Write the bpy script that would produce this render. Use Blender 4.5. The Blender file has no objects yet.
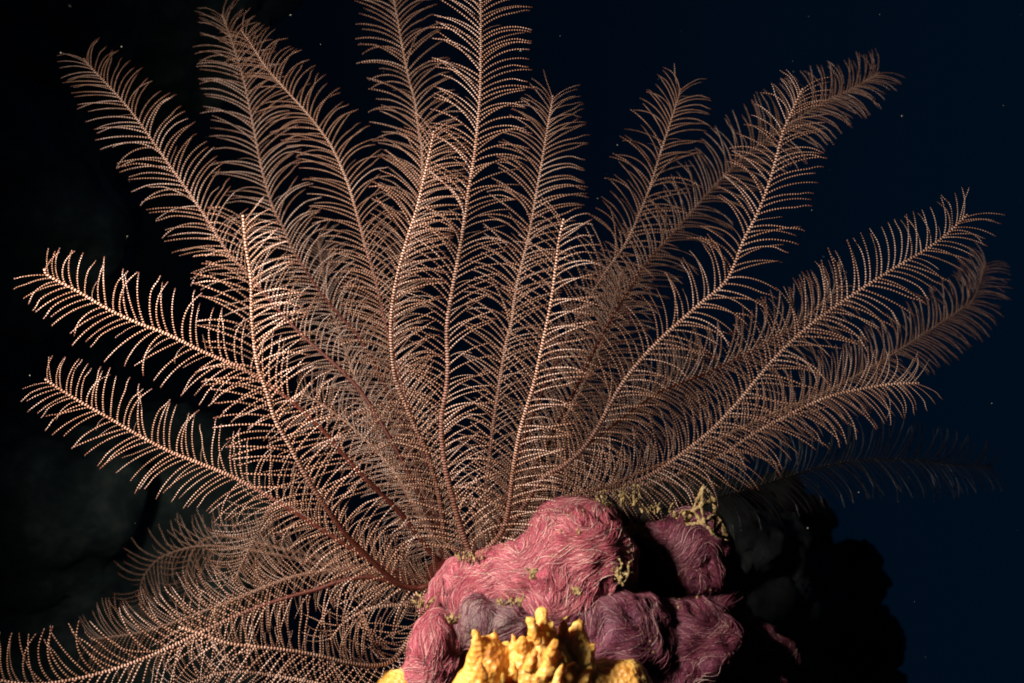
import bpy, bmesh, math, random
import numpy as np
from mathutils import Vector, noise
from mathutils.bvhtree import BVHTree

# ------------------------------------------------------------------ camera
SC = bpy.context.scene
COL = SC.collection
LENS, DIST = 28.0, 0.30
FPX = 1024 * LENS / 36.0
S = DIST / FPX                       # metres per pixel on the focus plane
cam_d = bpy.data.cameras.new('camera')
cam_d.lens = LENS; cam_d.sensor_width = 36.0
cam_d.clip_start = 0.005; cam_d.clip_end = 60
cam_d.dof.use_dof = True; cam_d.dof.focus_distance = 0.315; cam_d.dof.aperture_fstop = 13
cam = bpy.data.objects.new('camera', cam_d)
cam.location = (0, -DIST, 0); cam.rotation_euler = (math.radians(90), 0, 0)
COL.objects.link(cam); SC.camera = cam

# ------------------------------------------------------------------ open water behind (world)
W = bpy.data.worlds.new('World'); SC.world = W; W.use_nodes = True
nt = W.node_tree; nt.nodes.clear()
wo = nt.nodes.new('ShaderNodeOutputWorld'); bg = nt.nodes.new('ShaderNodeBackground')
tc = nt.nodes.new('ShaderNodeTexCoord'); sx = nt.nodes.new('ShaderNodeSeparateXYZ')
ramp = nt.nodes.new('ShaderNodeValToRGB')
mr = nt.nodes.new('ShaderNodeMapRange')
mr.inputs['From Min'].default_value = -1; mr.inputs['From Max'].default_value = 1
nt.links.new(tc.outputs['Generated'], sx.inputs[0])
nt.links.new(sx.outputs['X'], mr.inputs['Value'])
nt.links.new(mr.outputs[0], ramp.inputs[0])
e = ramp.color_ramp.elements
e[0].position = 0.30; e[0].color = (0.0003, 0.0007, 0.0013, 1)
e[1].position = 0.85; e[1].color = (0.0004, 0.0046, 0.0128, 1)
nt.links.new(ramp.outputs[0], bg.inputs['Color'])
bg.inputs['Strength'].default_value = 1.0
nt.links.new(bg.outputs[0], wo.inputs[0])

# ------------------------------------------------------------------ the photographer's strobe: the one lamp
ld = bpy.data.lights.new('strobe', 'SPOT')
ld.energy = 9.8; ld.color = (1.0, 0.91, 0.80); ld.shadow_soft_size = 0.025
ld.spot_size = math.radians(140); ld.spot_blend = 1.0
lamp = bpy.data.objects.new('strobe', ld)
lamp.location = (-0.185, -0.16, 0.05)
aim = Vector((-0.015, 0.025, 0.0))
lamp.rotation_euler = (aim - Vector(lamp.location)).to_track_quat('-Z', 'Y').to_euler()
COL.objects.link(lamp)

SC.view_settings.view_transform = 'Standard'; SC.view_settings.look = 'None'
SC.view_settings.exposure = 0.0; SC.view_settings.gamma = 1.0
SC.render.film_transparent = False
try:
    SC.cycles.max_bounces = 5; SC.cycles.diffuse_bounces = 1; SC.cycles.use_denoising = True; SC.cycles.filter_width = 1.8
except Exception:
    pass

rng = np.random.default_rng(7)
random.seed(7)

# ------------------------------------------------------------------ helpers
def at(px, py, Y=0.0):
    d = DIST + Y
    return Vector(((px - 512) / FPX * d, Y, -(py - 341.5) / FPX * d))

def tag(o, label=None, cat=None, group=None, kind=None):
    if label: o['label'] = label
    if cat: o['category'] = cat
    if group: o['group'] = group
    if kind: o['kind'] = kind
    return o

def link(name, me, mat=None, parent=None):
    o = bpy.data.objects.new(name, me); COL.objects.link(o)
    if mat is not None and me is not None and not me.materials: me.materials.append(mat)
    if parent is not None: o.parent = parent
    return o

def mesh_np(name, V, Q, col=None, smooth=True):
    """quad mesh from numpy arrays, optional per-vertex colour"""
    V = np.asarray(V, np.float32); Q = np.asarray(Q, np.int32)
    me = bpy.data.meshes.new(name)
    me.vertices.add(len(V)); me.vertices.foreach_set('co', V.ravel())
    k = Q.shape[1]
    me.loops.add(Q.size); me.loops.foreach_set('vertex_index', Q.ravel())
    me.polygons.add(len(Q)); me.polygons.foreach_set('loop_start', np.arange(0, Q.size, k, dtype=np.int32))
    if smooth: me.polygons.foreach_set('use_smooth', np.ones(len(Q), bool))
    me.update(calc_edges=True)
    if col is not None:
        a = me.color_attributes.new('tint', 'FLOAT_COLOR', 'POINT')
        a.data.foreach_set('color', np.asarray(col, np.float32).ravel())
    return me

def frames(P, up):
    P = np.asarray(P, float)
    T = np.gradient(P, axis=0); T /= np.linalg.norm(T, axis=1)[:, None] + 1e-12
    up = np.broadcast_to(np.asarray(up, float), P.shape)
    N = up - (up * T).sum(1)[:, None] * T
    N /= np.linalg.norm(N, axis=1)[:, None] + 1e-12
    B = np.cross(T, N)
    return T, N, B

def tube_arrays(P, R, up, sides, cap=True):
    P = np.asarray(P, float); R = np.asarray(R, float)
    T, N, B = frames(P, up)
    a = np.arange(sides) * 2 * math.pi / sides
    V = P[:, None, :] + R[:, None, None] * (np.cos(a)[None, :, None] * N[:, None, :] + np.sin(a)[None, :, None] * B[:, None, :])
    n = len(P)
    i = np.arange(n - 1)[:, None] * sides; j = np.arange(sides)[None, :]; j2 = (j + 1) % sides
    Q = np.stack([i + j, i + j2, i + sides + j2, i + sides + j], -1).reshape(-1, 4)
    return V.reshape(-1, 3), Q

def spline(pts, n):
    """Catmull-Rom through pts, resampled evenly to n points"""
    p = np.asarray(pts, float)
    p = np.vstack([2 * p[0] - p[1], p, 2 * p[-1] - p[-2]])
    out = []
    for k in range(1, len(p) - 2):
        t = np.linspace(0, 1, 24, endpoint=False)[:, None]
        a, b, c, d = p[k - 1], p[k], p[k + 1], p[k + 2]
        out.append(0.5 * ((2 * b) + (c - a) * t + (2 * a - 5 * b + 4 * c - d) * t ** 2 + (3 * b - a - 3 * c + d) * t ** 3))
    out.append(p[-2][None, :]); q = np.vstack(out)
    s = np.concatenate([[0], np.cumsum(np.linalg.norm(np.diff(q, axis=0), axis=1))])
    u = np.linspace(0, s[-1], n)
    return np.stack([np.interp(u, s, q[:, k]) for k in range(q.shape[1])], 1), s[-1]

def material(name):
    m = bpy.data.materials.new(name); m.use_nodes = True
    t = m.node_tree; b = t.nodes['Principled BSDF']
    return m, t, b

def setramp(r, stops):
    el = r.color_ramp.elements
    while len(el) > 1: el.remove(el[-1])
    el[0].position, el[0].color = stops[0][0], (*stops[0][1], 1)
    for p, c in stops[1:]:
        x = el.new(p); x.color = (*c, 1)

def noise_node(t, scale, detail=4, rough=0.6, coord='Object', dist=0.0):
    tc = t.nodes.new('ShaderNodeTexCoord'); n = t.nodes.new('ShaderNodeTexNoise')
    n.inputs['Scale'].default_value = scale; n.inputs['Detail'].default_value = detail
    n.inputs['Roughness'].default_value = rough; n.inputs['Distortion'].default_value = dist
    t.links.new(tc.outputs[coord], n.inputs['Vector'])
    return n

def ramp_from(t, src, stops):
    r = t.nodes.new('ShaderNodeValToRGB'); setramp(r, stops); t.links.new(src, r.inputs[0]); return r

def bump(t, b, src, strength, dist):
    n = t.nodes.new('ShaderNodeBump'); n.inputs['Strength'].default_value = strength; n.inputs['Distance'].default_value = dist
    t.links.new(src, n.inputs['Height']); t.links.new(n.outputs[0], b.inputs['Normal'])

# ------------------------------------------------------------------ materials
def banded(name, dark, light, tipc, lo, hi):
    m, t, b = material(name)
    a = t.nodes.new('ShaderNodeAttribute'); a.attribute_name = 'tint'
    s = t.nodes.new('ShaderNodeSeparateColor'); t.links.new(a.outputs['Color'], s.inputs[0])
    r = ramp_from(t, s.outputs[0], [(lo, dark), (hi, light)])
    n = noise_node(t, 260, 3)
    r3 = ramp_from(t, n.outputs['Fac'], [(0.3, (0.62, 0.5, 0.42)), (0.65, (1.0, 1.0, 1.0))])
    mul = t.nodes.new('ShaderNodeMix'); mul.data_type = 'RGBA'; mul.blend_type = 'MULTIPLY'
    mul.inputs[0].default_value = 1.0
    t.links.new(r.outputs[0], mul.inputs[6]); t.links.new(r3.outputs[0], mul.inputs[7])
    mx = t.nodes.new('ShaderNodeMix'); mx.data_type = 'RGBA'
    tr = ramp_from(t, s.outputs[1], [(0.86, (0, 0, 0)), (0.97, (1, 1, 1))])
    t.links.new(tr.outputs[0], mx.inputs[0])
    t.links.new(mul.outputs[2], mx.inputs[6]); mx.inputs[7].default_value = (*tipc, 1)
    t.links.new(mx.outputs[2], b.inputs['Base Color'])
    b.inputs['Roughness'].default_value = 0.36
    b.inputs['Specular IOR Level'].default_value = 0.55
    return m

M_PIN = banded('pinnule_skin', (0.055, 0.009, 0.0035), (0.83, 0.54, 0.385), (0.09, 0.03, 0.016), 0.62, 1.0)
M_ARM = banded('arm_skin', (0.065, 0.012, 0.007), (0.80, 0.55, 0.42), (0.5, 0.3, 0.2), 0.5, 0.95)

M_ARM.node_tree.nodes['Principled BSDF'].inputs['Roughness'].default_value = 0.55
M_ARM.node_tree.nodes['Principled BSDF'].inputs['Specular IOR Level'].default_value = 0.2
M_SHADED = banded('shaded_arm_skin', (0.006, 0.005, 0.005), (0.030, 0.022, 0.018), (0.01, 0.008, 0.008), 0.3, 0.9)  # arm skin darkened: the shade on the unlit arm is put into its colour

def m_sponge(name, c1, c2, c3):
    m, t, b = material(name)
    n = noise_node(t, 38, 5, 0.62, dist=0.6)
    r = ramp_from(t, n.outputs['Fac'], [(0.30, c1), (0.5, c2), (0.72, c3)])
    t.links.new(r.outputs[0], b.inputs['Base Color'])
    n2 = noise_node(t, 620, 4, 0.7)
    bump(t, b, n2.outputs['Fac'], 0.9, 0.0012)
    b.inputs['Roughness'].default_value = 0.42
    b.inputs['Subsurface Weight'].default_value = 0.15
    b.inputs['Subsurface Radius'].default_value = (1.0, 0.35, 0.3)
    b.inputs['Subsurface Scale'].default_value = 0.002
    return m
M_PINK = m_sponge('pink_sponge', (0.20, 0.035, 0.085), (0.36, 0.055, 0.09), (0.40, 0.085, 0.11))
M_PURP_SHADED = m_sponge('mauve_shaded_sponge', (0.06, 0.012, 0.035), (0.15, 0.028, 0.06), (0.25, 0.065, 0.09))  # mauve, darkened: shade on the right-hand lobes is put into the colour
M_GREY = m_sponge('grey_sponge', (0.12, 0.06, 0.07), (0.22, 0.14, 0.13), (0.40, 0.30, 0.16))

def m_fibre(name, stops):
    m, t, b = material(name)
    a = t.nodes.new('ShaderNodeAttribute'); a.attribute_name = 'tint'
    s = t.nodes.new('ShaderNodeSeparateColor'); t.links.new(a.outputs['Color'], s.inputs[0])
    r = ramp_from(t, s.outputs[0], stops)
    t.links.new(r.outputs[0], b.inputs['Base Color']); b.inputs['Roughness'].default_value = 0.5
    return m
M_FIB = m_fibre('pink_fibre', [(0.0, (0.36, 0.055, 0.09)), (0.5, (0.52, 0.13, 0.165)), (0.8, (0.66, 0.30, 0.29)), (1.0, (0.86, 0.66, 0.56))])
M_FIB_SHADED = m_fibre('mauve_shaded_fibre', [(0.0, (0.10, 0.016, 0.038)), (0.5, (0.19, 0.038, 0.065)), (0.8, (0.32, 0.11, 0.13)), (1.0, (0.60, 0.42, 0.38))])  # mauve fibres darkened with the same painted shade

def m_yellow():
    m, t, b = material('yellow_sponge')
    n = noise_node(t, 70, 5, 0.6, dist=0.4)
    r = ramp_from(t, n.outputs['Fac'], [(0.30, (0.42, 0.14, 0.018)), (0.48, (0.68, 0.32, 0.055)), (0.62, (0.79, 0.46, 0.12)), (0.78, (0.86, 0.66, 0.34))])
    t.links.new(r.outputs[0], b.inputs['Base Color'])
    tcv = t.nodes.new('ShaderNodeTexCoord'); n2 = t.nodes.new('ShaderNodeTexVoronoi'); n2.inputs['Scale'].default_value = 620
    t.links.new(tcv.outputs['Object'], n2.inputs['Vector']); bump(t, b, n2.outputs['Distance'], 0.8, 0.0008)
    b.inputs['Roughness'].default_value = 0.5
    b.inputs['Subsurface Weight'].default_value = 0.5
    b.inputs['Subsurface Radius'].default_value = (1.0, 0.5, 0.15); b.inputs['Subsurface Scale'].default_value = 0.003
    return m
M_YEL = m_yellow()

def m_rock(name, c1, c2, c3, sc=30):
    m, t, b = material(name)
    n = noise_node(t, sc, 8, 0.68)
    r = ramp_from(t, n.outputs['Fac'], [(0.3, c1), (0.52, c2), (0.72, c3)])
    t.links.new(r.outputs[0], b.inputs['Base Color'])
    n2 = noise_node(t, sc * 7, 6, 0.7); bump(t, b, n2.outputs['Fac'], 0.9, 0.002)
    b.inputs['Roughness'].default_value = 0.85
    return m
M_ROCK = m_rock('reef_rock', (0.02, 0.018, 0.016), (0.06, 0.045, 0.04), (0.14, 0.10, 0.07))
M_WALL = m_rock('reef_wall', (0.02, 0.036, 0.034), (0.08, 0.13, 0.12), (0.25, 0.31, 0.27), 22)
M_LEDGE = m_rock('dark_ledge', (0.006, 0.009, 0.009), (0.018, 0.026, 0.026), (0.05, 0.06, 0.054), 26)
M_TUFT = m_rock('algae_tuft', (0.12, 0.055, 0.018), (0.56, 0.37, 0.14), (0.90, 0.74, 0.46), 700)
M_SNOW, _t, _b = material('marine_snow'); _b.inputs['Base Color'].default_value = (0.22, 0.22, 0.18, 1); _b.inputs['Roughness'].default_value = 0.8

# ------------------------------------------------------------------ lumps: ellipsoids fused and roughened into one skin
def fused(name, blobs, voxel, amp=0.0, freq=60.0, amp2=0.0, freq2=300.0, seed=0, tubes=()):
    bm = bmesh.new()
    for (c, r, rot) in blobs:
        ret = bmesh.ops.create_icosphere(bm, subdivisions=3, radius=1.0)
        for v in ret['verts']:
            q = Vector((v.co.x * r[0], v.co.y * r[1], v.co.z * r[2]))
            if rot: q.rotate(rot)
            v.co = q + c
    for (p0, p1, r0, r1) in tubes:
        p0 = Vector(p0); p1 = Vector(p1); n = max(2, int((p1 - p0).length / (0.6 * min(r0, r1))) + 1)
        for k in range(n):
            f = k / (n - 1)
            ret = bmesh.ops.create_icosphere(bm, subdivisions=1, radius=(r0 + (r1 - r0) * f) * random.uniform(0.75, 1.25))
            off = Vector((random.uniform(-1, 1), random.uniform(-1, 1), random.uniform(-1, 1))) * 0.25 * r0
            for v in ret['verts']: v.co += p0.lerp(p1, f) + off
    me = bpy.data.meshes.new('tmp'); bm.to_mesh(me); bm.free()
    o = bpy.data.objects.new('tmp', me); COL.objects.link(o)
    md = o.modifiers.new('r', 'REMESH'); md.mode = 'VOXEL'; md.voxel_size = voxel; md.use_smooth_shade = True
    sm = o.modifiers.new('s', 'SMOOTH'); sm.factor = 0.5; sm.iterations = 3
    dg = bpy.context.evaluated_depsgraph_get(); dg.update()
    out = bpy.data.meshes.new_from_object(o.evaluated_get(dg))
    bpy.data.objects.remove(o); bpy.data.meshes.remove(me)
    out.name = name
    if amp or amp2:
        off = Vector((seed * 3.1, seed * 1.7, seed * 0.9))
        for v, nn in zip(out.vertices, [x.normal.copy() for x in out.vertices]):
            d = 0
            if amp: d += amp * noise.fractal(v.co * freq + off, 0.9, 2.0, 4)
            if amp2: d += amp2 * noise.noise(v.co * freq2 + off)
            v.co = v.co + nn * d
    out.polygons.foreach_set('use_smooth', np.ones(len(out.polygons), bool)); out.update()
    return out

def E(px, py, rx, rz, Y, ry, rot=None):
    """an ellipsoid from where it sits and its half sizes in focus-plane pixels"""
    k = S * (DIST + Y) / DIST
    return (at(px, py, Y), (rx * k, ry * k, rz * k), rot)

# ------------------------------------------------------------------ setting
# sea floor sheet
n = 90
gx = np.linspace(-1, 1, n); gx = np.sign(gx) * np.abs(gx) ** 2.2 * 25
X, Yg = np.meshgrid(gx, gx + 0.0)
Z = np.empty_like(X)
for i in range(n):
    for j in range(n):
        Z[i, j] = -0.42 - 0.85 * max(0.0, math.hypot(X[i, j], Yg[i, j]) - 0.8) + 0.05 * noise.fractal(Vector((X[i, j] * 3, Yg[i, j] * 3, 0)), 0.9, 2, 5)
idx = np.arange(n * n).reshape(n, n)
Q = np.stack([idx[:-1, :-1], idx[:-1, 1:], idx[1:, 1:], idx[1:, :-1]], -1).reshape(-1, 4)
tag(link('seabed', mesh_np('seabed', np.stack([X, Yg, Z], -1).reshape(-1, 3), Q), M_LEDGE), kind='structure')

# reef wall rising on the left, far behind
blobs = []
rr = random.Random(3)
for k in range(34):
    z = rr.uniform(-0.5, 0.95)
    x = -0.66 - 0.05 * z + rr.uniform(-0.25, 0.2); y = rr.uniform(0.5, 0.8)
    r = rr.uniform(0.09, 0.2)
    blobs.append((Vector((x, y, z)), (r, r * 0.9, r * rr.uniform(0.7, 1.1)), None))
blobs.append((Vector((-1.05, 1.0, 0.1)), (0.42, 0.35, 1.0), None))
blobs.append((Vector((-0.9, 0.8, -0.35)), (0.5, 0.4, 0.3), None))
tag(link('reef_wall', fused('reef_wall', blobs, 0.02, 0.05, 7, 0.012, 45, 2), M_WALL), kind='structure')

# dark ledge behind on the right
blobs = [E(800, 600, 80, 60, 0.50, 60), E(850, 570, 36, 30, 0.50, 30), E(770, 520, 60, 40, 0.48, 40), E(720, 600, 120, 90, 0.46, 60),
         E(860, 640, 42, 44, 0.50, 40), E(780, 760, 170, 120, 0.50, 90), E(700, 900, 260, 150, 0.48, 120), E(760, 492, 50, 20, 0.47, 24)]
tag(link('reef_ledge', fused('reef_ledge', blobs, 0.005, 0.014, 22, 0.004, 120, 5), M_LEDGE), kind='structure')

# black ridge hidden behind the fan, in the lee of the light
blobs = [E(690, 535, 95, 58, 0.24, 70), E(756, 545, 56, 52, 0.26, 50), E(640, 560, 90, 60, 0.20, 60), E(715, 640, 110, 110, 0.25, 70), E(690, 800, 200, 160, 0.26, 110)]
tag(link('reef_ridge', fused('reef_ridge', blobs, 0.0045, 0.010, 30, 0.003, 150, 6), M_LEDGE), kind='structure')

# rock under the sponges
blobs = [E(585, 740, 190, 150, 0.06, 130), E(560, 640, 110, 90, 0.05, 70), E(690, 640, 70, 70, 0.06, 60), E(540, 1000, 260, 250, 0.08, 200),
         E(470, 600, 40, 30, 0.04, 30), E(600, 525, 60, 24, 0.055, 30)]
tag(link('reef_rock', fused('reef_rock', blobs, 0.0028, 0.004, 60, 0.0012, 260, 9), M_ROCK), kind='structure')

# ------------------------------------------------------------------ sponges on the rock, each with its coat of fibres
def fibres(name, me, count, steps, step, rad, seed, parent, fmat, zmin=-0.16):
    r = random.Random(seed)
    verts = [v.co.copy() for v in me.vertices]; polys = [tuple(p.vertices) for p in me.polygons]
    tree = BVHTree.FromPolygons(verts, polys)
    cand = [p for p in me.polygons if p.center.z > zmin and p.normal.y < 0.45]
    off = Vector((seed * 2.3, seed, seed * 1.3))
    VV, QQ, CC, base = [], [], [], 0
    for k in range(count):
        p = r.choice(cand); c = p.center.copy(); P = []
        sgn = 1 if r.random() < 0.85 else -1
        jit = r.uniform(-0.5, 0.5); lift = r.uniform(0.0, 1.0) ** 5 * 0.0009
        ok = True; comb0 = Vector((0.85, 0.1, 0.5 + 0.4 * math.sin(seed)))
        for s in range(steps):
            loc, nrm, i, d = tree.find_nearest(c)
            if loc is None: ok = False; break
            f = s / (steps - 1)
            P.append(loc + nrm * (lift * math.sin(math.pi * min(1, f * 1.15)) + 0.00003))
            q = loc * 52 + off; h = 0.02
            f0 = noise.noise(q)
            g = Vector((noise.noise(q + Vector((h, 0, 0))) - f0, noise.noise(q + Vector((0, h, 0))) - f0, noise.noise(q + Vector((0, 0, h))) - f0))
            d1 = nrm.cross(g)
            if d1.length < 1e-9: ok = False; break
            d1.normalize()
            comb = comb0 - nrm * comb0.dot(nrm)
            d1 = d1 * 0.75 + comb * 0.9
            d1 = d1 + nrm.cross(d1) * (jit + 0.35 * noise.noise(q * 3 + Vector((k, 0, 0)) * 0.01))
            d1.normalize()
            c = loc + d1 * step * sgn * r.uniform(0.8, 1.2)
        if not ok or len(P) < 4: continue
        P = np.array([tuple(x) for x in P])
        w = r.random(); R = rad * (0.6 + 0.7 * w) * np.sin(np.linspace(0.35, math.pi - 0.15, len(P)))
        V, Qd = tube_arrays(P, R, (0.13, -1, 0.21), 3)
        VV.append(V); QQ.append(Qd + base); base += len(V)
        tint = r.random() ** 1.9
        CC.append(np.tile([tint, 0, 0, 1], (len(V), 1)))
    m = mesh_np(name, np.vstack(VV), np.vstack(QQ), np.vstack(CC))
    return tag(link(name, m, fmat, parent), kind='stuff')

def sponge(blobs, mat, label, count, seed, group=None):
    me = fused('sponge', blobs, 0.0015, 0.0036, 48, 0.0009, 170, seed)
    root = bpy.data.objects.new('encrusting_sponge', None); COL.objects.link(root)
    root.empty_display_size = 0.01
    tag(root, label, 'sponge', group)
    link('body', me, mat, root)
    # crumbs of silt and shell caught on the skin
    r = random.Random(seed + 5); bm = bmesh.new()
    cand = [p for p in me.polygons if p.normal.y < 0.3 and p.normal.z > -0.4 and p.center.z > -0.15 and noise.noise(p.center * 60) > 0.12]
    for p in r.sample(cand, min(len(cand), max(30, count // 30))):
        a = bmesh.ops.create_icosphere(bm, subdivisions=1, radius=1.0)
        rr_ = r.uniform(0.00015, 0.00055) * (1.6 if r.random() < 0.08 else 1); sq = [r.uniform(0.5, 1.4) for _ in range(3)]
        for v in a['verts']: v.co = p.center + p.normal * 0.0001 + Vector([c * q * rr_ * r.uniform(0.8, 1.2) for c, q in zip(v.co, sq)])
    sm_ = bpy.data.meshes.new('silt'); bm.to_mesh(sm_); bm.free()
    tag(link('silt', sm_, M_TUFT, root), kind='stuff')
    if count: fibres('fibre_coat', me, int(count * 2.1), 11, 0.0018, 0.00008, seed, root, M_FIB if mat is M_PINK else M_FIB_SHADED)
    return root

sponge([E(575, 560, 66, 58, 0.01, 60), E(525, 580, 58, 44, 0.01, 45), E(470, 597, 45, 32, 0.015, 36), E(440, 603, 20, 18, 0.02, 22), E(585, 520, 34, 24, 0.03, 34), E(560, 605, 50, 34, 0.0, 36), E(500, 606, 44, 30, 0.006, 34)],
       M_PINK, 'large swirling rose pink sponge dome right below the feather star', 9000, 11)
sponge([E(684, 560, 48, 50, 0.030, 46), E(700, 592, 40, 52, 0.035, 46), E(640, 570, 36, 46, 0.04, 30), E(660, 610, 44, 36, 0.03, 36)],
       M_PURP_SHADED, 'round magenta sponge lump under the lacy yellow clump', 4200, 12)
sponge([E(622, 634, 52, 46, -0.004, 44), E(680, 650, 66, 48, 0.006, 50), E(738, 668, 70, 46, 0.03, 54), E(690, 705, 110, 56, 0.01, 60), E(575, 615, 34, 34, 0.0, 34)],
       M_PURP_SHADED, 'low purple sponge mound with shade put into its colour, beside the yellow finger sponge', 6000, 13)
sponge([E(440, 655, 27, 46, -0.005, 34), E(432, 690, 34, 40, -0.005, 34)],
       M_PINK, 'narrow upright pink sponge lump left of the yellow finger sponge', 2200, 14)
sponge([E(482, 622, 28, 30, -0.006, 24), E(508, 630, 26, 28, -0.008, 24), E(540, 622, 26, 24, -0.004, 26), E(462, 632, 14, 24, -0.004, 16)],
       M_GREY, 'greyish mauve sponge patch above the yellow finger sponge', 420, 15)

def yellow(name, blobs, tubes, label, seed, vox=0.0009):
    me = fused(name, blobs, vox, 0.0010, 120, 0.00045, 420, seed, tubes)
    return tag(link(name, me, M_YEL), label, 'sponge')
def tb(x0, y0, x1, y1, r0, r1, Y0, Y1=None):
    Y1 = Y0 if Y1 is None else Y1
    return (at(x0, y0, Y0), at(x1, y1, Y1), r0 * S * (1 + Y0 / DIST), r1 * S * (1 + Y1 / DIST))
YY = -0.055
yellow('finger_sponge',
       [E(487, 672, 24, 38, YY, 24), E(478, 700, 30, 40, YY, 28), E(540, 672, 32, 34, YY, 28), E(575, 656, 20, 28, YY + 0.008, 20),
        E(530, 700, 60, 34, YY, 36), E(505, 655, 10, 14, YY + .01, 10)],
       [tb(545, 655, 542, 611, 13, 6, YY), tb(537, 640, 529, 619, 7, 3, YY - .006), tb(548, 672, 556, 644, 12, 9, YY - 0.012, YY - .018),
        tb(520, 668, 522, 641, 9, 6, YY - .004), tb(580, 650, 578, 624, 9, 5, YY + .01), tb(500, 690, 504, 672, 6, 3, YY - .02), tb(566, 680, 572, 668, 8, 5, YY - .012),
        tb(478, 650, 474, 630, 7, 2.5, YY - .004), tb(492, 648, 497, 628, 7, 2.5, YY), tb(512, 660, 513, 634, 6, 2.5, YY), tb(560, 640, 566, 616, 7, 2.5, YY + .004), tb(552, 640, 553, 622, 6, 2.2, YY - .002),
        tb(588, 664, 594, 642, 7, 2.5, YY + .004), tb(530, 672, 536, 650, 7, 3, YY - .02), tb(484, 676, 478, 656, 7, 3, YY - .022), tb(512, 690, 515, 664, 8, 3, YY - .018), tb(552, 690, 562, 664, 8, 3, YY - .022), tb(584, 690, 590, 668, 7, 3, YY - .012)],
       'bright yellow finger sponge with stubby pale tipped lobes', 21)
yellow('lobed_sponge', [E(618, 690, 36, 30, YY + .01, 26), E(592, 692, 26, 28, YY + .008, 24), E(604, 668, 16, 11, YY + .012, 14), E(634, 676, 14, 14, YY + .012, 14)],
       [], 'low ochre lobed sponge at the foot of the purple mound', 22)
yellow('cushion_sponge', [E(398, 690, 24, 20, -0.01, 20), E(414, 674, 10, 10, -0.006, 10), E(388, 684, 12, 12, -0.008, 12)],
       [], 'small orange cushion sponge below the drooping feather star arms', 23)

# ------------------------------------------------------------------ feather star
C0 = (449, 574); YB = 0.032
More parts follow.
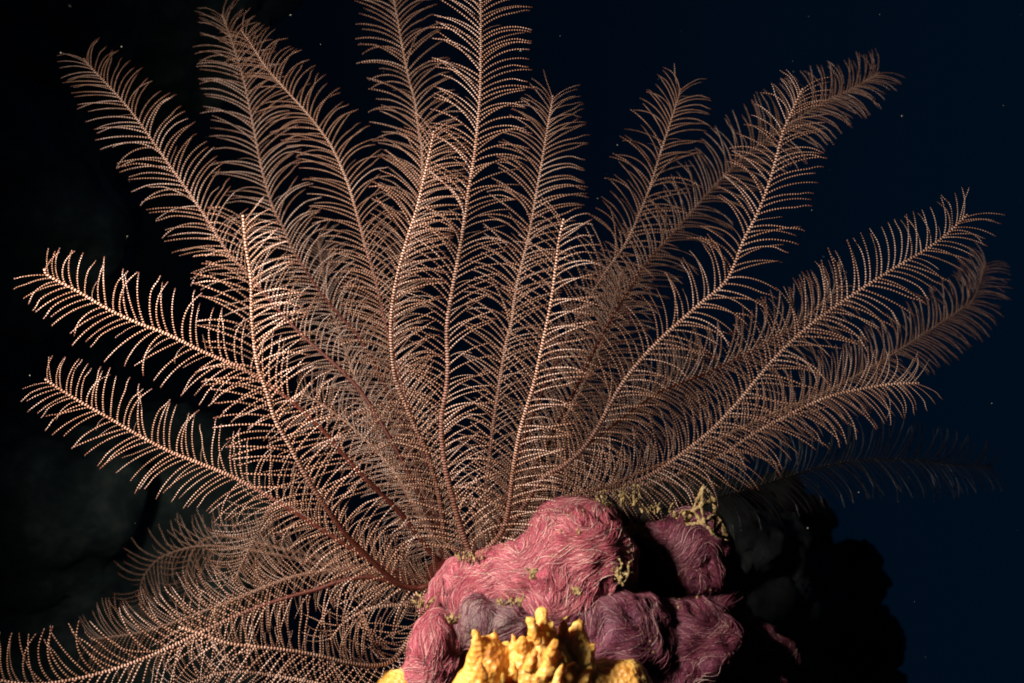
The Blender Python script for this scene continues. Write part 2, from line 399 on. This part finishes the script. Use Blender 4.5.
# name-free list: path in photograph pixels from tip to base, depth at base / middle / tip, roll of the pinnule plane, pinnule length factor
ARMS = [
 dict(k='A', red=0.5, p=[(84, 58), (89, 65), (130, 110), (168, 163), (201, 210), (228, 252), (247, 273), (293, 326), (345, 374), (372, 408), (412, 480), (440, 545)], y=(.04, .07, .08), L=44),
 dict(k='B', red=0.34, p=[(243, 214), (246, 246), (251, 279), (252, 318), (257, 362), (266, 389), (276, 421), (290, 446), (306, 476), (326, 507), (345, 533), (371, 560), (396, 582), (415, 588), (432, 584)], y=(.02, -.015, -.05), L=54, front=1),
 dict(k='C', red=0.5, p=[(222, 14), (225, 22), (237, 57), (245, 86), (254, 130), (260, 161), (266, 185), (274, 210), (283, 227), (294, 252), (321, 293), (341, 317), (362, 342), (400, 420), (432, 520)], y=(.05, .11, .14), L=44),
 dict(k='D', red=0.45, p=[(241, 30), (249, 41), (266, 67), (286, 90), (306, 112), (321, 131), (333, 149), (347, 181), (357, 214), (366, 248), (371, 264), (378, 290), (392, 350), (425, 460), (440, 530)], y=(.05, .09, .10), L=42),
 dict(k='E', p=[(434, 130), (432, 142), (424, 179), (417, 208), (407, 240), (397, 277), (392, 309), (391, 334), (393, 364), (397, 384), (405, 403), (417, 431), (427, 452), (440, 500), (446, 550)], y=(.035, .005, -.012), L=50, front=1),
 dict(k='F', p=[(481, -60), (481, 0), (481, 59), (480, 98), (475, 153), (469, 189), (462, 238), (451, 299), (447, 330), (448, 366), (446, 392), (442, 415), (442, 438), (446, 470), (452, 495), (460, 525), (468, 548), (470, 560)], y=(.012, .012, .055), L=50, front=1),
 dict(k='G', red=0.4, p=[(383, -50), (394, 0), (401, 39), (408, 75), (415, 102), (419, 133), (422, 150), (421, 190), (411, 240), (399, 290), (394, 350), (404, 410), (430, 500)], y=(.055, .11, .13), L=44),
 dict(k='H', p=[(553, 95), (552, 103), (547, 131), (542, 162), (537, 190), (529, 235), (522, 264), (516, 290), (511, 326), (506, 345), (494, 420), (478, 540)], y=(.045, .085, .08), L=48),
 dict(k='I', p=[(564, 218), (559, 241), (556, 266), (551, 303), (542, 347), (534, 384), (521, 428), (514, 466), (509, 507), (504, 527), (496, 540), (478, 556)], y=(.02, -.008, -.03), L=52, front=1),
 dict(k='J', red=0.4, p=[(681, 88), (679, 95), (669, 127), (659, 158), (650, 187), (639, 215), (626, 243), (610, 266), (594, 290), (573, 327), (555, 365), (545, 385), (520, 450), (490, 545)], y=(.045, .075, .08), L=48),
 dict(k='K', red=0.45, p=[(880, 72), (857, 86), (822, 103), (790, 124), (751, 151), (719, 181), (689, 215), (664, 244), (645, 266), (605, 330), (560, 420), (500, 535)], y=(.05, .11, .16), L=42),
 dict(k='L', p=[(803, 88), (790, 116), (783, 133), (777, 156), (770, 181), (758, 213), (744, 240), (727, 280), (699, 305), (662, 338), (635, 367), (616, 394), (597, 429), (580, 452), (562, 467), (540, 482), (495, 548)], y=(.035, .008, .0), L=48, front=1),
 dict(k='M', p=[(968, 214), (946, 235), (922, 252), (898, 266), (857, 292), (813, 323), (781, 352), (758, 378), (733, 408), (700, 440), (640, 480), (560, 500), (490, 556)], y=(.05, .03, .01), L=50, front=1),
 dict(k='N', p=[(920, 383), (892, 384), (866, 388), (834, 395), (804, 407), (757, 432), (720, 456), (690, 470), (640, 486), (560, 505), (490, 560)], y=(.05, .045, .02), L=46, front=1),
 dict(k='O', p=[(986, 262), (974, 297), (961, 309), (939, 324), (913, 341), (880, 362), (830, 390), (770, 415), (690, 452), (580, 500), (490, 558)], y=(.055, .11, .20), L=38),
 dict(k='P', red=0.7, p=[(842, 285), (800, 322), (770, 340), (740, 357), (700, 376), (660, 392), (620, 420), (560, 470), (490, 550)], y=(.055, .11, .14), L=46),
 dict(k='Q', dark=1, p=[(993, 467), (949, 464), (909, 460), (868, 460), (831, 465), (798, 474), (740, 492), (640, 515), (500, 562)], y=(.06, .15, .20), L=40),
 dict(k='R', red=0.48, p=[(44, 268), (49, 276), (79, 292), (108, 309), (138, 323), (167, 334), (204, 352), (239, 367), (264, 382), (290, 400), (313, 421), (330, 438), (350, 462), (376, 489), (401, 514), (425, 545)], y=(.03, .012, -.025), L=48, front=1),
 dict(k='S', red=0.4, p=[(46, 378), (49, 382), (79, 401), (109, 418), (140, 436), (171, 452), (199, 463), (235, 478), (273, 499), (330, 535), (395, 575), (430, 585)], y=(.03, .02, -.015), L=45, front=1),
 dict(k='T', red=0.5, p=[(236, 580), (239, 570), (249, 549), (261, 527), (268, 510), (284, 503), (310, 520), (360, 555), (430, 580)], y=(.04, .075, .09), L=44),
 dict(k='U', red=0.4, p=[(-40, 672), (25, 684), (70, 680), (118, 668), (164, 650), (200, 633), (248, 611), (289, 597), (318, 589), (338, 582), (370, 577), (410, 588), (434, 590)], y=(.03, .01, -.03), L=54),
 dict(k='V', red=.16, p=[(178, 627), (206, 636), (227, 643), (248, 646), (269, 648), (299, 652), (328, 658), (349, 663), (377, 665), (398, 655), (420, 620), (436, 595)], y=(.03, -.02, -.04), L=52, front=1),
 dict(k='Y1', sp=1.9, p=[(142, 616), (141, 586), (149, 569), (164, 556), (200, 546), (250, 550), (330, 566), (430, 582)], y=(.04, .13, .21), L=34),
 dict(k='Y2', sp=1.9, p=[(186, 596), (187, 567), (197, 546), (222, 536), (280, 548), (360, 568), (432, 584)], y=(.04, .12, .19), L=34),
 dict(k='Z1', p=[(318, 240), (326, 290), (345, 350), (372, 420), (405, 490), (440, 552)], y=(.05, .13, .17), L=44),
 dict(k='Z4', p=[(700, 352), (660, 385), (610, 430), (550, 480), (490, 550)], y=(.05, .13, .18), L=44),
 dict(k='Z2', p=[(300, 392), (330, 410), (366, 440), (400, 480), (440, 550)], y=(.045, .10, .13), L=44),
 dict(k='Z3', p=[(622, 270), (602, 340), (570, 410), (530, 470), (490, 545)], y=(.05, .13, .18), L=48),
 dict(k='Z11', p=[(90, 640), (150, 630), (220, 605), (300, 575), (370, 570), (430, 588)], y=(.04, .09, .12), L=46),
 dict(k='Z6', p=[(170, 690), (230, 672), (300, 680), (360, 690), (410, 660), (434, 600)], y=(.03, .04, .04), L=46),
 dict(k='Z7', p=[(330, 640), (345, 622), (372, 608), (405, 604), (434, 594)], y=(.034, .03, .03), L=40),
]

# pinnule shapes: straight along +Y, bending towards +X, unit length, beaded
def pinnule_proto(beads, a0, a1, lift0, lift1, sides, kink, r):
    nr = beads * 2 + 1
    s = np.linspace(0, 1, nr)
    a = a0 + (a1 - a0) * (s ** 0.9) + kink * np.exp(-((s - 0.8) / 0.12) ** 2)
    l = lift0 + (lift1 - lift0) * s
    D = np.stack([np.sin(a) * np.cos(l), np.cos(a) * np.cos(l), np.sin(l)], 1)
    P = np.vstack([[0, 0, 0], np.cumsum((D[1:] + D[:-1]) * 0.5 / (nr - 1), axis=0)])
    odd = (np.arange(nr) % 2)
    jit = np.array([r.uniform(0.85, 1.15) for _ in range(nr)])
    R = 0.0132 * (1.10 - 0.45 * s) * np.where(odd == 1, 1.38 * jit, 0.60)
    R[-1] *= 0.3; R[-2] *= 1.15
    V, Qd = tube_arrays(P, R, (0.05, 0.02, 1.0), sides)
    tint = np.stack([odd.astype(float), s, np.full(nr, r.random()), np.ones(nr)], 1)
    return V, Qd, np.repeat(tint, sides, axis=0)

pr = random.Random(5)
PROTO = {}
for side in (1, -1):
    for beads in (12, 16, 20):
        for v in range(9):
            a0 = math.radians(pr.uniform(40, 50)); a1 = math.radians(pr.uniform(70, 97))
            kink = pr.choice([0, 0, 0, 0.5, -0.6]) * pr.random()
            if v == 8: a1 = math.radians(pr.uniform(105, 135))
            if v == 7: a0, a1 = math.radians(pr.uniform(40, 52)), math.radians(pr.uniform(50, 66))
            V, Qd, ct = pinnule_proto(beads, a0, a1, pr.uniform(0.1, 0.35), pr.uniform(-0.25, 0.35), 4, kink, pr)
            if side < 0:
                V = V * np.array([-1, 1, 1]); Qd = Qd[:, ::-1]
            PROTO[side, beads, v] = (V, Qd, ct)

star = bpy.data.objects.new('feather_star', None); COL.objects.link(star)
star.empty_display_size = 0.02
star.location = at(*C0, YB)
tag(star, 'large brown and white banded feather star with its arms fanned out', 'feather star')
LOC0 = np.array(star.location)
shaded_root = bpy.data.objects.new('feather_star', None); COL.objects.link(shaded_root)  # added root, holds only the unlit arm that is coloured as shaded
shaded_root.empty_display_size = 0.02; shaded_root.location = star.location
tag(shaded_root, 'feather star arm, shade put into its nearly black colour, stretched out over the dark ledge', 'feather star')

arm_data = []
ar = random.Random(17)
for A in ARMS:
    pts = A['p'] + [C0]
    n = len(pts)
    xy = np.array(pts, float)
    ss = np.concatenate([[0], np.cumsum(np.linalg.norm(np.diff(xy, axis=0), axis=1))]); u = 1 - ss / ss[-1]   # 0 tip .. 1
    f = 1 - u                                          # tip 0 -> base 1
    yb, ym, yt = A['y']
    Yv = yt * (1 - f) * (1 - 2 * f) + 4 * ym * f * (1 - f) + yb * f * (2 * f - 1)
    Yv[-1] = YB
    P3 = np.array([tuple(at(x, y, d)) for (x, y), d in zip(pts, Yv)])
    pitch = 0.00108
    _, length = spline(P3, 10)
    m = int(length / pitch) * 2 + 1
    P, _ = spline(P3[::-1], m)                         # base -> tip
    t = np.linspace(0, 1, m)
    r0 = 0.00125; r1 = 0.00036
    R = (r0 + (r1 - r0) * t ** 0.85)
    odd = np.arange(m) % 2
    Rr = R * np.where(odd == 1, 1.12, 0.78); Rr[-1] *= 0.3
    # pinnule plane normal: towards the viewer's side of the fan, rolled a little along the arm
    roll0, roll1 = ar.uniform(-0.22, 0.22), ar.uniform(-0.35, 0.35)
    Nbase = np.array([0.0, -1.0, 0.12])
    T, N, B = frames(P, Nbase)
    ang = roll0 + (roll1 - roll0) * t
    N2 = np.cos(ang)[:, None] * N + np.sin(ang)[:, None] * B
    B2 = np.cross(T, N2)
    V, Qd = tube_arrays(P, Rr, N, 8)
    rk = A.get('red', 0.30); red = np.clip((rk + 0.22 - t) / 0.22, 0, 1) * (1.0 if rk > 0.3 else 0.6)          # lower arm darker red-brown bands
    tint = np.stack([np.where(odd == 1, 1.0, 0.0) * (1 - 0.45 * red), np.zeros(m), np.zeros(m), np.ones(m)], 1)
    me = mesh_np('arm', V - LOC0, Qd, np.repeat(tint, 8, axis=0))
    arm = link('arm', me, M_SHADED if A.get('dark') else M_ARM, shaded_root if A.get('dark') else star)
    # pinnules
    items = []
    spacing = 0.0027 * ar.uniform(0.92, 1.08) * A.get('sp', 1.0)
    d = 0.010; side = 1
    Lm = A['L'] * S * 1.10
    while d < length - 0.0008:
        tt = d / length
        i = min(m - 1, int(tt * (m - 1)))
        prof = min(1.0, 0.45 + d / 0.05) * (1.0 - 0.42 * max(0, (tt - 0.80) / 0.20) ** 1.6)
        ln = Lm * prof * ar.uniform(0.88, 1.08)
        if ar.random() < 0.08: ln *= ar.uniform(0.3, 0.8)
        bare = 0.30 if A.get('front') and A['k'] != 'S' else 0.48
        low = max(0.0, min(1.0, (bare - tt) / 0.10)) if A['k'] not in 'BFIL' else 0.0
        ln *= (1 - 0.2 * low) * (DIST + P[i][1]) / DIST
        tipf = max(0, (tt - 0.93) / 0.07)
        spin = ar.gauss(0, 0.05) + side * 0.16 * noise.noise(Vector((d * 110, 7.7 * len(arm_data), side))) - side * 0.25 * tipf * -1
        tw = ar.gauss(0, 0.06)
        if ar.random() < 0.04: spin += ar.gauss(0, 0.35)
        # local frame: y along the arm, x out to the side, z normal
        yv = T[i]; zv = N2[i] * math.cos(tw) + B2[i] * math.sin(tw)
        xv = np.cross(yv, zv)
        c, s_ = math.cos(spin), math.sin(spin)
        x2 = xv * c + yv * s_; y2 = yv * c - xv * s_
        M = np.stack([x2, y2, zv], 1) * ln
        # spread of the pair: the tip pinnules lean forward
        beads = 20 if ln > 0.0160 else 16 if ln > 0.0115 else 12
        items.append((M, P[i] + xv * side * R[i] * 0.5, side, beads, ar.randrange(9), ln))
        d += spacing * 0.5 * ar.uniform(0.85, 1.15) * (1 - 0.35 * max(0, tt - 0.85) / 0.15) * (1 + 0.25 * low)
        side = -side
    arm_data.append((A, arm, items))

# the largest pinnules of the arms on the near side are single pieces; the rest of each arm is one fringe
big = sorted([(it[5], ai, ii) for ai, (A, arm, items) in enumerate(arm_data) if A.get('front') for ii, it in enumerate(items)
              if 0 <= 512 + it[1][0] / (DIST + it[1][1]) * FPX < 1024], reverse=True)[:300]
single = {(ai, ii) for _, ai, ii in big}
PM = {}
def proto_mesh(key):
    if key not in PM:
        V, Qd, ct = PROTO[key]
        PM[key] = mesh_np('pinnule', V, Qd, ct); PM[key].materials.append(M_PIN)
    return PM[key]
from mathutils import Matrix
for ai, (A, arm, items) in enumerate(arm_data):
    VV, QQ, CC, base = [], [], [], 0
    for ii, (M, p, side, beads, v, ln) in enumerate(items):
        if (ai, ii) in single:
            o = bpy.data.objects.new('pinnule', proto_mesh((side, beads, v))); COL.objects.link(o)
            o.parent = arm
            mm = np.eye(4); mm[:3, :3] = M; mm[:3, 3] = p - LOC0
            o.matrix_local = Matrix(mm.tolist())
        else:
            V, Qd, ct = PROTO[side, beads, v]
            VV.append(V @ M.T + (p - LOC0)); QQ.append(Qd + base); CC.append(ct); base += len(V)
    if VV:
        tag(link('pinnule_fringe', mesh_np('pinnule_fringe', np.vstack(VV), np.vstack(QQ), np.vstack(CC)), M_SHADED if A.get('dark') else M_PIN, arm), kind='stuff')

# calyx and clinging cirri
cal = fused('calyx', [(Vector((0, 0, 0)), (0.009, 0.009, 0.007), None), (Vector((0, 0.0, -0.006)), (0.006, 0.006, 0.006), None)], 0.0008, 0.0008, 200, 0, 0, 4)
link('calyx', cal, M_ARM, star)
a_ = cal.color_attributes.new('tint', 'FLOAT_COLOR', 'POINT')
a_.data.foreach_set('color', np.tile(np.array([0.3, 0, 0, 1], np.float32), len(cal.vertices)))
cr = random.Random(8)
for k in range(16):
    a = k / 16 * 2 * math.pi + cr.uniform(-.2, .2)
    ln = cr.uniform(0.014, 0.021); nS = 25
    P = []; pos = np.array([math.cos(a) * 0.006, math.sin(a) * 0.006, -0.006]); el = 0.5
    for j in range(nS):
        P.append(pos.copy()); el -= cr.uniform(0.05, 0.10)
        pos = pos + ln / nS * np.array([math.cos(a) * math.cos(el), math.sin(a) * math.cos(el), math.sin(el)])
    odd = np.arange(nS) % 2
    R = np.linspace(0.0007, 0.0003, nS) * np.where(odd, 1.15, 0.85)
    V, Qd = tube_arrays(np.array(P), R, (-math.sin(a), math.cos(a), 0.01), 6)
    link('cirrus', mesh_np('cirrus', V, Qd, np.repeat(np.stack([odd * 0.9, np.zeros(nS), np.zeros(nS), np.ones(nS)], 1), 6, axis=0)), M_ARM, star)

# ------------------------------------------------------------------ small growths on the sponges
# lacy clump
NODES = {'t': (703, 487), 'l': (687, 524), 'm': (704, 523), 'r': (714, 500), 'q': (716, 513), 'e': (727, 538), 'f': (714, 534), 'c': (701, 505), 'b': (692, 512), 'h': (722, 520), 'w': (684, 512)}
EXTRA = [(a, b) for a in NODES for b in NODES if a < b and 6 < math.dist(NODES[a], NODES[b]) < 17 and random.random() < 0.75]
EDG = EXTRA + ['tc', 'tr', 'cb', 'bl', 'cr', 'rq', 'qm', 'cm', 'ml', 'qh', 'he', 'ef', 'fm', 'qf', 'tb', 'wb', 'wl', 'eh', 'hf']
yd = {k: -0.004 + random.uniform(-0.006, 0.008) for k in NODES}
tubes = [tb(*NODES[a], *NODES[b], random.uniform(1.5, 2.4), random.uniform(1.5, 2.4), yd[a], yd[b]) for a, b in EDG]
me = fused('lace', [], 0.0004, 0.0004, 500, 0.0003, 1100, 31, tubes)
tag(link('bryozoan_clump', me, M_TUFT), 'lacy yellowish clump with open holes standing on the magenta lump', 'bryozoan')

def tuft(px, py, Y, hgt, width, stems, label, cat, seed, name='algae_tuft', rad=1.3):
    r = random.Random(seed); tubes = []
    rad *= 0.68; stems = int(stems * 1.8)
    for k in range(stems):
        x, y, z = px + r.uniform(-width, width), py + r.uniform(-1, 2), Y + r.uniform(-.003, .003)
        ang = r.uniform(-0.6, 0.6); h = hgt * r.uniform(0.5, 1.0); nn = 3
        for j in range(nn):
            x2 = x + math.sin(ang) * h / nn; y2 = y - math.cos(ang) * h / nn; z2 = z + r.uniform(-.0015, .0015)
            tubes.append(tb(x, y, x2, y2, rad * (1 - .15 * j), rad * (0.85 - .15 * j), z, z2))
            if r.random() < 0.7:
                b2 = ang + r.choice([-1, 1]) * r.uniform(0.6, 1.2); l2 = h / nn * r.uniform(0.5, 1.1)
                tubes.append(tb(x2, y2, x2 + math.sin(b2) * l2, y2 - math.cos(b2) * l2, rad * .8, rad * .6, z2, z2 + r.uniform(-.001, .001)))
            x, y, z = x2, y2, z2; ang += r.uniform(-.5, .5)
    me = fused(name, [], 0.00028, 0.0005, 700, 0.00025, 1800, seed, tubes)
    return tag(link(name, me, M_TUFT), label, cat)

tuft(604, 508, 0.022, 22, 6, 4, 'sparse twiggy tuft on the back crest of the large pink dome', 'algae', 41)
tuft(629, 505, 0.024, 20, 9, 6, 'spiky branched tuft in the dip between the two pink lumps', 'algae', 42)
tuft(655, 512, 0.022, 9, 14, 7, 'low crusty fringe of algae along the ridge behind the magenta lump', 'algae', 43)
tuft(676, 517, -0.002, 9, 6, 4, 'stubby tuft at the foot of the lacy clump', 'algae', 47)
tuft(622, 582, -0.022, 26, 3, 4, 'upright knobbly yellow tuft between the pink dome and magenta lump', 'algae', 44, rad=2.0)
tuft(533, 578, -0.036, 12, 4, 4, 'tiny yellow tuft growing in the middle of the pink dome', 'algae', 45, rad=1.8)
tuft(508, 605, -0.024, 12, 14, 8, 'brown and yellow crust above the greyish patch', 'algae', 46, rad=1.5)
tuft(470, 540 + 20, 0.0, 10, 14, 6, 'scruffy tuft where the feather star clings to the pink dome', 'algae', 48, rad=1.3)
tuft(455, 622, -0.03, 10, 6, 5, 'small crust of algae between pink lump and pink dome', 'algae', 49, rad=1.6)
tuft(576, 594, -0.036, 8, 4, 3, 'tiny pale tuft beside the purple mound', 'algae', 50, rad=1.5)
tuft(424, 606, 0.0, 16, 5, 4, 'beige twiggy tuft at the left end of the pink dome', 'algae', 51, rad=1.8)

# specks caught on the arms and drifting in the water
def specks(name, L, mat, label, cat):
    bm = bmesh.new()
    for (p, r) in L:
        ret = bmesh.ops.create_icosphere(bm, subdivisions=1, radius=r)
        for v in ret['verts']: v.co = v.co * random.uniform(0.7, 1.3) + p
    me = bpy.data.meshes.new(name); bm.to_mesh(me); bm.free()
    return tag(link(name, me, mat), label, cat, kind='stuff')
sr = random.Random(77)
L = [(at(sr.uniform(-60, 1084), sr.uniform(-60, 740), y), sr.choice([0.00006, 0.0001, 0.00014, 0.00022])) for y in [sr.uniform(-0.06, 0.7) for _ in range(420)]]
L += [(at(902, 116, 0.03), 0.0004), (at(808, 528, 0.05), 0.00045), (at(70, 6, 0.14), 0.0008)]
specks('marine_snow', L, M_SNOW, 'pale drifting specks in the dark water', 'particles')
